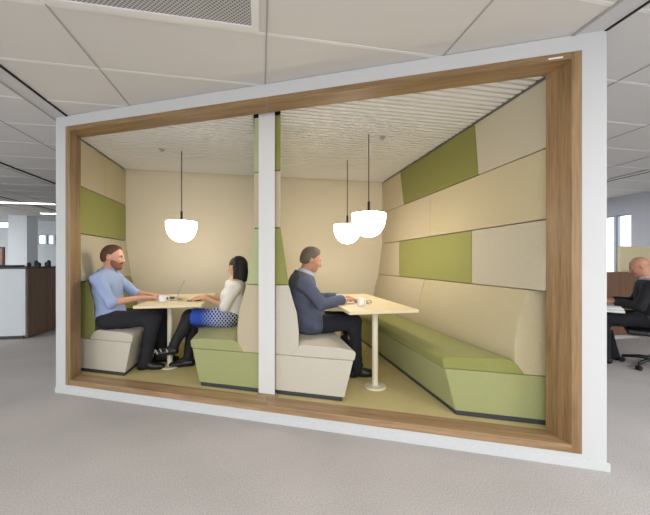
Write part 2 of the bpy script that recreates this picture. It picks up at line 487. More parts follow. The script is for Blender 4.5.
# oak lining of the opening
CT = CF - 0.008
struct(skew_obj('trim_1', 'oak_v', -1.850, -1.793, CT, 2.838, 0.088, 2.594, bevel=0.002))
struct(skew_obj('trim_2', 'oak_v2', 1.908, 1.958, CT, 2.838, 0.088, 2.594, bevel=0.002))
struct(skew_obj('trim_3', 'oak_h', -1.793, 0.055, CT, 2.838, 2.549, 2.594, bevel=0.002))
struct(skew_obj('trim_4', 'oak_h2', 0.0565, 1.908, CT, 2.838, 2.549, 2.594, bevel=0.002))
struct(skew_obj('trim_5', 'oak_s', -1.793, 0.055, CT, 2.838, 0.088, 0.139, bevel=0.002))
struct(skew_obj('trim_6', 'oak_s2', 0.0565, 1.908, CT, 2.838, 0.088, 0.139, bevel=0.002))
struct(skew_obj('trim_7', 'oak_s', -0.022, 0.146, 2.838, 2.935, 0.12, 0.140, bevel=0.002))
struct(skew_obj('trim_8', 'mullion', -0.012, 0.125, 2.885, 2.925, 0.140, 2.612, bevel=0.002))
tag(skew_obj('label_sticker', 'paper', 1.795, 1.865, CT-0.002, CT, 2.562, 2.572), 'small white label stuck on the oak head at the top right corner', 'label')

# ------------------------------------------------------------------ padded wall panels
ZR = [2.564, 2.075, 1.578, 1.08]
def panel(mat, face, s, rows, c0, ya, yb, label, group, slant=0.0):
    """panel on the face, from ya (None = the skew front) to yb; slant tilts the near joint"""
    zt, zb = rows
    ub = 0.068 if zb < 1.2 else 0.0
    g = 0.004
    prof = [(0, zt-g), (ub, zb+g), (-0.05, zb+g), (-0.05, zt-g)]
    bm = bmesh.new()
    A, B = [], []
    for (u, z) in prof:
        x = face + s*u
        top = z > (zt+zb)/2
        y0 = (c0 - SK*x) if ya is None else (ya[0] if top else ya[1]) + g/2
        y1 = (yb[0] if top else yb[1]) - g/2
        A.append(bm.verts.new((x, y0, z))); B.append(bm.verts.new((x, y1, z)))
    for i in range(4):
        j = (i+1) % 4; bm.faces.new((A[i], A[j], B[j], B[i]))
    bm.faces.new(A); bm.faces.new(list(reversed(B)))
    o = link('padded_wall_panel', bm, mat, bevel=0.006)
    return tag(o, label, 'wall panel', group)
E_ = (YW, YW)
R_ = 'padded panels on the right booth wall'
FR, FL, FW, FM = 1.955, -1.845, -0.05, 0.176
r1, r2, r3 = (ZR[0],ZR[1]), (ZR[1],ZR[2]), (ZR[2],ZR[3])
C1 = 2.84
panel('greige', FR, -1, r1, C1, None, (2.69,2.64), 'greyish beige padded panel in the top row of the right wall, nearest the oak frame', R_)
panel('olive', FR, -1, r1, C1, (2.69,2.64), (4.33,4.21), 'long olive green padded panel in the top row of the right wall', R_)
panel('beige', FR, -1, r1, C1, (4.33,4.21), E_, 'small beige padded panel in the top row of the right wall, at the far corner', R_)
panel('straw', FR, -1, r2, C1, None, (3.49,3.50), 'long straw coloured padded panel in the second row of the right wall', R_)
panel('beige', FR, -1, r2, C1, (3.49,3.50), E_, 'beige padded panel in the second row of the right wall, behind the pendants', R_)
panel('greige', FR, -1, r3, C1, None, (2.733,2.638), 'greyish beige padded panel in the third row of the right wall, right of the green one', R_)
panel('green', FR, -1, r3, C1, (2.733,2.638), (4.363,4.211), 'green padded panel in the third row of the right wall, above the green bench', R_)
panel('beige', FR, -1, r3, C1, (4.363,4.211), E_, 'small beige padded panel in the third row of the right wall, at the far corner', R_)
L_ = 'padded panels on the left booth wall'
panel('beige', FL, 1, r1, C1, None, (4.40,4.40), 'beige padded panel at the top of the left wall, nearest the oak frame', L_)
panel('straw', FL, 1, r1, C1, (4.40,4.40), E_, 'straw coloured padded panel at the top of the left wall, at the far corner', L_)
panel('green', FL, 1, r2, C1, None, E_, 'green padded panel on the left wall above the man in the blue shirt', L_)
panel('greige', FL, 1, r3, C1, None, E_, 'greyish beige padded panel on the left wall behind the head of the man in blue', L_)
P_ = 'padded panels on the middle partition'
C2 = 2.930
for face, s, side, greens in ((FW, -1, 'left', 'litsage'), (FM, 1, 'right', 'green')):
    panel(greens, face, s, r1, C2, None, E_, ('lit-toned ' if side == 'left' else '') + 'green padded panel edge at the top of the partition, %s of the white post' % side, P_)
    panel('beige', face, s, r2, C2, None, E_, 'beige padded panel edge below the top green one, %s of the white post' % side, P_)
    panel(greens, face, s, r3, C2, None, E_, ('lit-toned ' if side == 'left' else '') + 'green flaring padded panel above the seat back, %s of the white post' % side, P_)

# ------------------------------------------------------------------ benches
def round_poly(pts, rads, n=5):
    out = []
    N = len(pts)
    for i in range(N):
        p = Vector(pts[i]); a = Vector(pts[i-1]); b = Vector(pts[(i+1) % N]); r = rads[i]
        if r <= 0: out.append(tuple(p)); continue
        da = (a-p).normalized(); db = (b-p).normalized()
        A = p + da*r; B = p + db*r
        for k in range(n+1):
            t = k/n
            q = A*(1-t)**2 + p*2*t*(1-t) + B*t*t
            out.append(tuple(q))
    return out

def bench(label, face, s, c0, base_mat, cush_mat, backs):
    xm = face + s*0.3
    t = thing('upholstered_bench', label, 'bench', (xm, c0 - SK*xm + 0.3, 0.12), 'upholstered booth benches')
    ye = YW - 0.004
    bm = bmesh.new(); add_loft(bm, [(-0.045,0.122),(0.492,0.122),(0.497,0.165),(-0.045,0.165)], face, s, c0+0.012, ye); link('kick_plate', bm, 'kick', t)
    bm = bmesh.new(); add_loft(bm, [(-0.045,0.158),(0.508,0.158),(0.575,0.468),(-0.045,0.468)], face, s, c0, ye); link('base', bm, base_mat, t, bevel=0.008)
    cp = round_poly([(0.09,0.471),(0.583,0.471),(0.597,0.548),(0.50,0.566),(0.158,0.574)], [0.0,0.012,0.03,0.05,0.05])
    bm = bmesh.new(); add_loft(bm, cp, face, s, c0-0.004, ye); link('seat_cushion', bm, cush_mat, t, bevel=0.008)
    bp = [(-0.045,0.471),(0.112,0.471),(0.150,0.56),(0.152,0.68),(0.135,0.84),(0.068,1.078),(-0.045,1.078)]
    for mat, ya, yb in backs:
        bm = bmesh.new()
        A, B = [], []
        for u, z in bp:
            x = face + s*u
            k = (z-0.47)/0.61
            y0 = c0 - SK*x if ya is None else ya[1] + (ya[0]-ya[1])*k + 0.002
            y1 = ye if yb is None else yb[1] + (yb[0]-yb[1])*k - 0.002
            A.append(bm.verts.new((x, y0, z))); B.append(bm.verts.new((x, y1, z)))
        n = len(bp)
        for i in range(n): bm.faces.new((A[i], A[(i+1)%n], B[(i+1)%n], B[i]))
        bm.faces.new(A); bm.faces.new(list(reversed(B)))
        link('backrest', bm, mat, t, bevel=0.008)
    return t
CB = 2.945
bench('light grey bench with green backrest on the far left, under the man in blue', FL, 1, CB, 'seatgrey', 'seatgrey', [('green', None, None)])
bench('green bench with beige backrest left of the white post, under the woman', FW, -1, 2.930, 'sage', 'sage', [('beige', None, None)])
bench('light beige bench right of the white post, under the man in the jacket', FM, 1, CB, 'seatgrey', 'seatgrey', [('seatgrey', None, None)])
bench('long empty green bench with beige backrest along the right wall', FR, -1, CB, 'sage', 'green', [('straw', None, (3.49,3.51)), ('beige', (3.49,3.51), None)])

# ------------------------------------------------------------------ tables
def table(label, x0, x1, y0, y1, poles):
    t = thing('booth_table', label, 'table', ((x0+x1)/2, poles[0][1], 0.12), 'booth tables')
    box_obj('tabletop', 'table', x0, x1, y0, y1, 0.832, 0.860, parent=t, bevel=0.004)
    for px, py in poles:
        bm = bmesh.new()
        add_lathe(bm, [(0,0.121),(0.102,0.121),(0.104,0.128),(0.100,0.136),(0.040,0.140),(0.029,0.146),(0.028,0.150),(0.028,0.82),(0.09,0.822),(0.09,0.831),(0,0.831)], px, py, 40)
        link('pedestal', bm, 'tablemetal', t, smooth=False, bevel=0.001)
    return t
table('narrow cream table on a pedestal in the left booth, with the laptop on it', -1.190, -0.568, 3.40, 4.55, [(-0.975, 3.857)])
table('narrow cream table on a pedestal in the right booth, beside the long green bench', 0.738, 1.376, 2.650, 4.12, [(1.046, 2.866), (1.046, 3.90)])

# ------------------------------------------------------------------ pendants
def pendant(label, x, y, zrim, r=0.170):
    t = thing('pendant_lamp', label, 'pendant lamp', (x, y, 2.575), 'opal pendants over the booth tables')
    h = 0.238
    bm = bmesh.new()
    prof = [(0, zrim-h)]
    for k in range(1, 19):
        a = k/18*PI/2
        prof.append((r*math.sin(a)**0.90, zrim-h + (h-0.02)*(1-math.cos(a)**0.9)))
    prof += [(r*0.995, zrim), (0, zrim)]
    add_lathe(bm, prof, x, y, 48); link('lamp_shade', bm, 'opal', t, smooth=True)
    bm = bmesh.new(); add_lathe(bm, [(0,zrim+0.001),(r*1.0,zrim+0.001),(r*1.0,zrim+0.008),(0.02,zrim+0.016),(0,zrim+0.016)], x, y, 48); link('cap', bm, 'cap', t)
    bm = bmesh.new(); add_lathe(bm, [(0,zrim+0.014),(0.013,zrim+0.014),(0.013,zrim+0.12),(0.004,zrim+0.125),(0,zrim+0.125)], x, y, 16); link('stem', bm, 'cap', t, smooth=False)
    bm = bmesh.new(); add_tube(bm, [(x,y,zrim+0.12),(x,y,2.574)], 0.005, 8); link('cord', bm, 'cord', t)
    return t
pendant('white glowing bowl pendant hanging over the table in the left booth', -0.898, 4.05, 1.750, 0.170)
pendant('larger looking front bowl pendant over the table in the right booth', 1.080, 3.14, 1.770)
pendant('rear bowl pendant hanging behind the other in the right booth', 1.088, 3.99, 1.750)

for x, y, w in ((-1.10, 4.02, 'left'), (1.24, 3.18, 'right')):
    bm = bmesh.new()
    add_lathe(bm, [(0,2.574),(0.034,2.574),(0.034,2.566),(0.012,2.562),(0.012,2.548),(0.020,2.545),(0,2.543)], x, y, 20)
    tag(link('sprinkler_head', bm, 'steel'), 'small steel sprinkler head in the slatted ceiling of the %s booth' % w, 'sprinkler', 'sprinkler heads')

# ------------------------------------------------------------------ table top objects
def mug(label, x, y, z, ang, r=0.037, h=0.078):
    t = thing('mug', label, 'mug', (x, y, z), 'white mugs')
    bm = bmesh.new()
    add_lathe(bm, [(0,z+0.001),(r*0.8,z+0.001),(r*0.94,z+0.010),(r,z+0.03),(r,z+h),(r-0.004,z+h),(r-0.004,z+0.03),(r*0.8,z+0.008),(0,z+0.008)], x, y, 32)
    link('cup', bm, 'mug', t, smooth=True)
    bm = bmesh.new(); add_lathe(bm, [(0,z+h*0.8),(r-0.005,z+h*0.8)], x, y, 32); link('coffee', bm, 'coffee', t)
    ca, sa = math.cos(ang), math.sin(ang)
    pts = []
    for k in range(11):
        a = -PI/2 + PI*k/10
        d = r - 0.002 + 0.026*math.cos(a)
        pts.append((x+ca*d, y+sa*d, z+h*0.52+0.025*math.sin(a)))
    bm = bmesh.new(); add_tube(bm, pts, 0.005, 8); link('handle', bm, 'mug', t, smooth=True)
mug('white mug on the left table near the hands of the man in blue', -0.990, 3.635, 0.860, 0.3)
mug('white mug on the right table near the hands of the man in the jacket', 0.945, 2.985, 0.860, 0.2, r=0.034)

t = thing('laptop', 'open silver laptop on the left table facing the man in blue', 'laptop', (-0.99, 3.97, 0.860))
lx, ly0, ly1 = -0.925, 3.76, 4.08
box_obj('keyboard_base', 'alu', lx-0.215, lx, ly0, ly1, 0.862, 0.876, parent=t, bevel=0.003)
box_obj('keys', 'keys', lx-0.15, lx-0.03, ly0+0.02, ly1-0.02, 0.876, 0.878, parent=t)
box_obj('trackpad', 'steel', lx-0.205, lx-0.155, (ly0+ly1)/2-0.045, (ly0+ly1)/2+0.045, 0.876, 0.877, parent=t)
def lid(bm, th0, th1, m0, m1, mi=0):
    dx, dz = 0.365, 0.931                         # lid direction (leaning back)
    nx, nz = 0.931, -0.365
    def P(u, v, w): return (lx - 0.004 + dx*u + nx*w, v, 0.876 + dz*u + nz*w)
    v = [bm.verts.new(P(u, y, w)) for w in (th0, th1) for (u, y) in ((m0, ly0+m1), (0.218-m0, ly0+m1), (0.218-m0, ly1-m1), (m0, ly1-m1))]
    for f in ((0,1,2,3),(7,6,5,4),(0,4,5,1),(1,5,6,2),(2,6,7,3),(3,7,4,0)): bm.faces.new([v[i] for i in f])
bm = bmesh.new(); lid(bm, 0, 0.007, 0, 0); lo = link('lid', bm, 'alu', t, bevel=0.002)
bm = bmesh.new(); lid(bm, -0.001, 0.0, 0.010, 0.010); link('screen', bm, 'screen', t)
t.rotation_euler[2] = math.radians(12)

def slab(name, mat, cx, cy, w, d, z0, z1, ang, parent=None, bevel=0.0):
    bm = bmesh.new(); add_box(bm, -w/2, w/2, -d/2, d/2, z0, z1)
    bmesh.ops.rotate(bm, verts=bm.verts, cent=(0,0,0), matrix=Matrix.Rotation(ang, 3, 'Z'))
    bmesh.ops.translate(bm, verts=bm.verts, vec=(cx, cy, 0))
    return link(name, bm, mat, parent, bevel=bevel)
t = thing('phone', 'dark phone lying under the fingers of the woman', 'phone', (-0.70, 3.72, 0.860))
slab('phone_body', 'plasticblack', -0.70, 3.72, 0.14, 0.07, 0.8605, 0.868, 0.25, t, bevel=0.003)
slab('screen', 'screen', -0.70, 3.72, 0.128, 0.062, 0.868, 0.8687, 0.25, t)
tag(slab('paper_sheet', 'paper', 0.98, 3.24, 0.21, 0.297, 0.8603, 0.8612, 0.15), 'white sheet of paper lying beside the mug on the right table', 'paper')
t = thing('reading_glasses', 'dark folded glasses lying right of the mug on the right table', 'glasses', (1.03, 3.06, 0.862))
for k in (-1, 1):
    cx, cy = 1.03 + 0.031*k, 3.075
    pts = [(cx + 0.026*math.cos(a), cy, 0.882 + 0.018*math.sin(a)) for a in [2*PI*i/16 for i in range(17)]]
    bm = bmesh.new(); add_tube(bm, pts, 0.0028, 6); link('rim', bm, 'plasticblack', t, smooth=True)
    bm = bmesh.new(); add_tube(bm, [(cx+0.026*k, cy, 0.888), (cx+0.020*k, cy+0.01, 0.880), (cx-0.06*k, cy+0.018+0.004*k, 0.866)], 0.0028, 6); link('temple', bm, 'plasticblack', t, smooth=True)
bm = bmesh.new(); add_tube(bm, [(1.024,3.075,0.886),(1.03,3.073,0.889),(1.036,3.075,0.886)], 0.0025, 6); link('bridge', bm, 'plasticblack', t)

# ------------------------------------------------------------------ people: implicit surfaces -> one mesh per body / garment
class Sdf:
    def __init__(s): s.prims = []; s.cuts = []
    def cap(s, a, b, ra, rb, k=0.03, flat=False, fr=None):
        s.prims.append(('c', np.array(a, float), np.array(b, float), ra, rb, k, flat, fr)); return s
    def ell(s, c, r, k=0.03, fr=None):
        s.prims.append(('e', np.array(c, float), np.array(r, float), 0, 0, k, False, fr)); return s
    def cut(s, n, d, fr=None):                # keeps n.p < d
        s.cuts.append((np.array(n, float), d, fr)); return s
    def mesh(s, h, wrinkle=0.0):
        lo, hi = np.full(3, 1e9), np.full(3, -1e9); bbs = []
        for t, a, b, ra, rb, k, flat, fr in s.prims:
            if t == 'c': l = np.minimum(a-ra, b-rb); g = np.maximum(a+ra, b+rb)
            else: l = a-b; g = a+b
            if fr is not None:
                cs = np.array([[x, y, z] for x in (l[0], g[0]) for y in (l[1], g[1]) for z in (l[2], g[2])])
                cs = cs @ fr[0].T + fr[1]
                l, g = cs.min(0), cs.max(0)
            pad = k + 4*h; l = l-pad; g = g+pad
            bbs.append((l, g)); lo = np.minimum(lo, l); hi = np.maximum(hi, g)
        n = np.ceil((hi-lo)/h).astype(int) + 2
        F = np.full(n, 0.2, np.float32)
        ax = [lo[i] + h*np.arange(n[i]) for i in range(3)]
        for (t, a, b, ra, rb, k, flat, fr), (l, g) in zip(s.prims, bbs):
            i0 = np.maximum(((l-lo)/h).astype(int), 0); i1 = np.minimum(((g-lo)/h).astype(int)+2, n)
            sl = tuple(slice(i0[i], i1[i]) for i in range(3))
            P = np.stack(np.meshgrid(*[ax[i][sl[i]] for i in range(3)], indexing='ij'), -1)
            if fr is not None: P = (P - fr[1]) @ fr[0]
            if t == 'c':
                ab = b-a; L2 = ab @ ab + 1e-12
                tt = np.clip(((P-a) @ ab)/L2, 0, 1)
                d = np.linalg.norm(P - a - tt[..., None]*ab, axis=-1) - (ra + (rb-ra)*tt)
                if flat: d = np.maximum(d, ((P-b) @ ab)/math.sqrt(L2))
            else:
                k0 = np.linalg.norm((P-a)/b, axis=-1); k1 = np.linalg.norm((P-a)/(b*b), axis=-1) + 1e-9
                d = k0*(k0-1)/k1
            o = F[sl]
            hh = np.maximum(k - np.abs(o-d), 0)/k
            F[sl] = np.minimum(o, d) - hh*hh*k*0.25
        if s.cuts or wrinkle:
            P = np.stack(np.meshgrid(*ax, indexing='ij'), -1)
            if wrinkle:
                x, y, z = P[..., 0], P[..., 1], P[..., 2]
                F += wrinkle*(np.sin(38*x+21*z+9*y) * np.sin(27*z-17*x+5) + 0.6*np.sin(61*z+33*x-19*y))
            for nn, dd, fr in s.cuts:
                Q = P if fr is None else (P - fr[1]) @ fr[0]
                F = np.maximum(F, Q @ nn - dd)
        # surface nets
        S = F < 0
        cnt = np.zeros(n-1, np.int8); acc = np.zeros((*(n-1), 3), np.float32); ec = np.zeros(n-1, np.int16)
        def corner(A, d): return A[d[0]:n[0]-1+d[0], d[1]:n[1]-1+d[1], d[2]:n[2]-1+d[2]]
        C = [(i, j, k) for i in (0, 1) for j in (0, 1) for k in (0, 1)]
        for c in C: cnt += corner(S, c)
        act = (cnt > 0) & (cnt < 8)
        idx = np.argwhere(act)
        vid = np.full(n-1, -1, np.int64); vid[act] = np.arange(len(idx))
        pos = np.zeros((len(idx), 3)); w = np.zeros(len(idx))
        i, j, k = idx.T
        for c in C:
            for axn in range(3):
                if c[axn]: continue
                c2 = list(c); c2[axn] = 1
                f0 = F[i+c[0], j+c[1], k+c[2]]; f1 = F[i+c2[0], j+c2[1], k+c2[2]]
                m = (f0 < 0) != (f1 < 0)
                tt = np.where(m, f0/np.where(m, f0-f1, 1), 0)
                for q in range(3):
                    pos[:, q] += np.where(m, c[q] + (tt if q == axn else 0), 0)
                w += m
        V = lo + h*(idx + pos/np.maximum(w, 1)[:, None])
        faces = []
        for axn in range(3):
            u, v = (axn+1) % 3, (axn+2) % 3
            A = [slice(None)]*3; B = [slice(None)]*3
            A[axn] = slice(0, n[axn]-1); B[axn] = slice(1, n[axn])
            ch = S[tuple(A)] != S[tuple(B)]
            e = np.argwhere(ch)
            ok = (e[:, u] > 0) & (e[:, v] > 0) & (e[:, u] < n[u]-1) & (e[:, v] < n[v]-1)
            e = e[ok]
            def g(du, dv):
                q = e.copy(); q[:, u] -= du; q[:, v] -= dv
                return vid[q[:, 0], q[:, 1], q[:, 2]]
            qd = np.stack([g(1, 1), g(0, 1), g(0, 0), g(1, 0)], 1)
            ins = S[e[:, 0], e[:, 1], e[:, 2]]
            qd[~ins] = qd[~ins][:, ::-1]
            faces.append(qd)
        return V, np.concatenate(faces)

def sdf_obj(name, sdf, mats, h, parent, wrinkle=0.0, paint=None):
    V, Fq = sdf.mesh(h, wrinkle)
    me = bpy.data.meshes.new(name)
    me.from_pydata([tuple(v) for v in V], [], [tuple(int(q) for q in f) for f in Fq])
    if not isinstance(mats, (list, tuple)): mats = [mats]
    for m in mats: me.materials.append(M[m])
    for p in me.polygons: p.use_smooth = True
    if paint is not None:
        cen = V[Fq].mean(1)
        mi = paint(cen)
        me.polygons.foreach_set('material_index', mi.astype(np.int32))
    me.update()
    o = bpy.data.objects.new(name, me); COL.objects.link(o)
    sm = o.modifiers.new('smooth', 'SMOOTH'); sm.factor = 0.5; sm.iterations = 2
    o.parent = parent
    if parent.type == 'EMPTY':
        o.matrix_parent_inverse = Matrix.Translation(parent.location).inverted()
    return o

class Person:
    """joints in (f, w, z): f forward, w sideways (negative towards the room's front), z up; s = facing along X"""
    def __init__(p, s, yc): p.s, p.yc = s, yc
    def W(p, q): return np.array((p.s*q[0], p.yc + q[1], q[2]), float)
    def head_frame(p, c, pitch, scale=1.0, yaw=0.0):
        # local x forward, y left/right, z up ; pitch>0 looks down
        cp, sp = math.cos(pitch), math.sin(pitch)
        fw = np.array((p.s*cp*math.cos(yaw), math.sin(yaw)*cp, -sp))
        up = np.array((p.s*sp, 0, cp)); up = up - fw*(up @ fw); up /= np.linalg.norm(up)
        lt = np.cross(up, fw)
        R = np.stack([fw, lt, up], 1)*scale
        p.fr_s = scale
        return (np.stack([fw, lt, up], 1), p.W(c))

def head_prims(B, fr, k=1.0):
    e = lambda c, r, kk=0.03: B.ell([v*k for v in c], [v*k for v in r], kk*k, fr)
    e((-0.012, 0, 0.030), (0.098, 0.076, 0.088))          # cranium
    e((0.022, 0, -0.020), (0.070, 0.064, 0.085))          # face
    e((0.030, 0, -0.078), (0.052, 0.048, 0.036))          # jaw
    e((0.066, 0, -0.100), (0.024, 0.026, 0.018), 0.02)    # chin
    e((0.080, 0, 0.018), (0.016, 0.050, 0.010), 0.02)     # brow ridge
    B.cap((0.088*k, 0, 0.004*k), (0.110*k, 0, -0.034*k), 0.008*k, 0.013*k, 0.012*k, False, fr)   # nose
    for s in (-1, 1):
        e((0.098, 0.010*s, -0.036), (0.010, 0.008, 0.008), 0.006)
        e((0.062, 0.036*s, -0.030), (0.026, 0.022, 0.022), 0.02)       # cheek
        e((0.074, 0.031*s, 0.000), (0.013, 0.014, 0.011), 0.004)       # eye
        e((-0.012, 0.077*s, -0.006), (0.020, 0.010, 0.032), 0.008)     # ear
    e((0.084, 0, -0.062), (0.012, 0.024, 0.006), 0.006)   # upper lip
    e((0.082, 0, -0.072), (0.011, 0.021, 0.007), 0.006)   # lower lip

def face_paint(fr, k=1.0, brows=True):
    def f(cen):
        q = ((cen - fr[1]) @ fr[0])/k
        mi = np.zeros(len(cen), int)
        ay = np.abs(q[:, 1])
        fx = q[:, 0] > 0.062
        mi[fx & (ay < 0.022) & (q[:, 2] < -0.057) & (q[:, 2] > -0.078) & (q[:, 0] > 0.083)] = 1
        eye = fx & (((ay-0.031)/0.013)**2 + ((q[:, 2]-0.000)/0.0065)**2 < 1)
        mi[eye] = 2
        mi[eye & (np.abs(ay-0.031) < 0.006)] = 3
        if brows: mi[(q[:, 0] > 0.066) & (ay > 0.014) & (ay < 0.048) & (np.abs(q[:, 2]-0.021) < 0.005)] = 4
        return mi
    return f

def hand(B, wrist, fwd, nrm, thumb, curl=0.5, L=0.18):
    """palm, four unequal bent fingers and a thumb leaving the side of the palm"""
    fwd = np.array(fwd, float); fwd /= np.linalg.norm(fwd)
    nrm = np.array(nrm, float); nrm -= fwd*(nrm @ fwd); nrm /= np.linalg.norm(nrm)
    sd = np.cross(nrm, fwd); sd *= np.sign(sd @ np.array(thumb, float)) or 1
    k = L/0.18
    w = np.array(wrist, float)
    for o, ln, kl in ((0.029, 0.070, 0.088), (0.010, 0.078, 0.092), (-0.010, 0.072, 0.089), (-0.028, 0.058, 0.083)):
        kn = w + fwd*kl*k + sd*o*k
        B.cap(w + sd*o*0.55*k, kn, 0.014*k, 0.0115*k, 0.012)
        a = curl*0.5; d1 = fwd*math.cos(a) - nrm*math.sin(a) + sd*o*1.2
        p1 = kn + d1*ln*0.45*k
        a = curl*1.25; d2 = fwd*math.cos(a) - nrm*math.sin(a)
        p2 = p1 + d2*ln*0.32*k
        a = curl*1.8; d3 = fwd*math.cos(a) - nrm*math.sin(a)
        p3 = p2 + d3*ln*0.27*k
        B.cap(kn, p1, 0.0095*k, 0.0085*k, 0.004); B.cap(p1, p2, 0.0085*k, 0.008*k, 0.003); B.cap(p2, p3, 0.008*k, 0.0065*k, 0.003)
    t0 = w + fwd*0.022*k + sd*0.020*k - nrm*0.004
    t1 = w + fwd*0.055*k + sd*0.048*k - nrm*0.012
    t2 = t1 + (fwd*0.85 + sd*0.25 - nrm*0.3)*0.032*k
    t3 = t2 + (fwd*0.95 - nrm*0.3)*0.026*k
    B.cap(t0, t1, 0.015*k, 0.012*k, 0.012); B.cap(t1, t2, 0.0105*k, 0.0095*k, 0.004); B.cap(t2, t3, 0.0095*k, 0.007*k, 0.003)

def shoe(p, ankle, toe, zfloor, tilt=None):
    """returns an Sdf for a shoe from heel to toe; ankle & toe in (f,w,z)"""
    S = Sdf()
    a = p.W(ankle); t = p.W(toe)
    d = t - a; d[2] = 0; ln = np.linalg.norm(d); d /= ln
    return S, a, t, d

def build_person(name_label, s, yc, J, mats, cloth, hk=1.0, pitch=0.1, yaw=0.0, hands=(0.5, 0.5), h=0.005, fem=False, origin=None):
    p = Person(s, yc)
    W = p.W
    fr = p.head_frame(J['head'], pitch, yaw=yaw)
    root = thing('person', name_label, 'person', origin)
    B = Sdf()
    head_prims(B, fr, hk)
    sw, hw = J['sw'], J['hw']
    nb = J['neck']; 
    hb = fr[0] @ np.array((-0.022*hk, 0, -0.070*hk)) + fr[1]
    B.cap(W((nb[0], 0, nb[1])), hb, 0.058*hk, 0.052*hk, 0.04)
    def torso(S, g=0.0):
        ch, wa, pe = J['chest'], J['waist'], J['pelvis']
        tw = J.get('tw', 1.0)
        S.ell(W((ch[0], 0, ch[1])), (0.118*tw+g, 0.165*tw+g, 0.17+g), 0.06)
        S.ell(W((ch[0]-0.01, 0, ch[1]+0.09)), (0.095*tw+g, 0.170*tw+g, 0.075+g), 0.06)
        S.ell(W((wa[0], 0, wa[1])), (0.110*tw+g, 0.148*tw+g, 0.15+g), 0.08)
        S.ell(W((pe[0], 0, pe[1])), (0.125*tw+g, 0.165*tw+g, 0.115+g), 0.08)
    torso(B)
    if fem:
        for q in (-1, 1): B.ell(W((J['chest'][0]+0.085, 0.065*q, J['chest'][1]-0.02)), (0.05, 0.055, 0.055), 0.04)
    for q in ('n', 'f'):
        sh, el, wr = W(J['sh'+q]), W(J['el'+q]), W(J['wr'+q])
        k = J.get('limb', 1.0)
        B.cap(W((nb[0]-0.005, 0.03*np.sign(J['sh'+q][1]), nb[1]-0.03)), sh, 0.052*k, 0.055*k, 0.06)
        B.cap(sh, el, 0.050*k, 0.040*k, 0.03); B.cap(el, wr, 0.039*k, 0.026*k, 0.02)
        hip, kn, an = W(J['hip'+q]), W(J['kn'+q]), W(J['an'+q])
        B.cap(hip, kn, 0.086*k, 0.060*k, 0.05); B.cap(kn, an, 0.056*k, 0.037*k, 0.03)
        mid = kn*0.66 + an*0.34
        B.ell(mid - np.array((s*0.018, 0, 0)), (0.045*k, 0.045*k, 0.10), 0.05)
        to = W(J['to'+q])
        B.cap(an - np.array((0, 0, 0.02)), to, 0.034*k, 0.024*k, 0.03)
        hd = J['hd'+q]
        hand(B, wr, np.array((s*hd[0], hd[1], hd[2])), (0, 0, 1) if len(hd) < 4 else hd[3], (0, 1 if q == 'n' else -1, 0.35), hands[0 if q == 'n' else 1], L=0.185*hk)
    sdf_obj('body', B, mats, h, root, paint=face_paint(fr, hk))
    cloth(root, p, J, torso, fr, hk)
    return root

def sleeve(S, p, J, q, g, upto=1.0, elong=True):
    W = p.W; k = J.get('limb', 1.0)
    sh, el, wr = W(J['sh'+q]), W(J['el'+q]), W(J['wr'+q])
    nb = J['neck']
    S.cap(W((nb[0]-0.005, 0.03*np.sign(J['sh'+q][1]), nb[1]-0.028)), sh, 0.056*k+g, 0.056*k+g, 0.06)
    S.cap(sh, el, 0.052*k+g, 0.044*k+g, 0.03)
    if upto > 0:
        end = el + (wr-el)*upto
        S.cap(el, end, 0.043*k+g, 0.034*k+g, 0.02, True)

def legs(S, p, J, g, cuff=0.9):
    W = p.W; k = J.get('limb', 1.0)
    for q in ('n', 'f'):
        hip, kn, an = W(J['hip'+q]), W(J['kn'+q]), W(J['an'+q])
        S.cap(hip, kn, 0.090*k+g, 0.066*k+g, 0.05)
        S.cap(kn, kn + (an-kn)*cuff, 0.062*k+g, 0.052*k+g, 0.03, True)

def make_shoe(name, root, p, J, q, mat, zf, low=False):
    W = p.W
    an, to = W(J['an'+q]), W(J['to'+q])
    S = Sdf()
    d = to - an; d = d/np.linalg.norm(d)
    heel = an - np.array((p.s*0.035, 0, 0.0)); 
    drop = np.array((0, 0, -(an[2]-zf)+0.040))
    hl = heel + drop if J.get('flat'+q, True) else an + np.array((-p.s*0.01, 0, -0.05))
    S.cap(hl, an + (np.array((0, 0, -0.02)) if not low else np.array((0, 0, -0.05))), 0.038, 0.040, 0.03)
    S.cap(hl, to, 0.037, 0.027, 0.03)
    if not low: S.cap(an - np.array((0, 0, 0.022)), to, 0.046, 0.030, 0.02)
    S.ell((hl+to*2)/3, (0.06, 0.045, 0.032), 0.03)
    if J.get('flat'+q, True): S.cut((0, 0, -1), -(zf+0.002))
    o = sdf_obj(name, S, mat, 0.006, root)
    return o, hl, to

def short_hair(root, fr, k, mat, g, line=0.004):
    H = Sdf(); E = lambda c, r, kk: H.ell([v*k for v in c], [(v+g)*k for v in r], kk*k, fr)
    E((-0.013, 0, 0.032), (0.097, 0.075, 0.087), 0.01)
    E((-0.040, 0, -0.018), (0.066, 0.069, 0.062), 0.03)
    E((0.012, 0, 0.070), (0.068, 0.060, 0.046), 0.03)
    H.cut((0.80, 0, -0.60), line*k, fr)
    H.cut((0.97, 0, 0.24), 0.082*k, fr)
    H.cut((0, 0, -1), 0.062*k, fr)
    sdf_obj('hair', H, mat, 0.005, root, 0.0012)

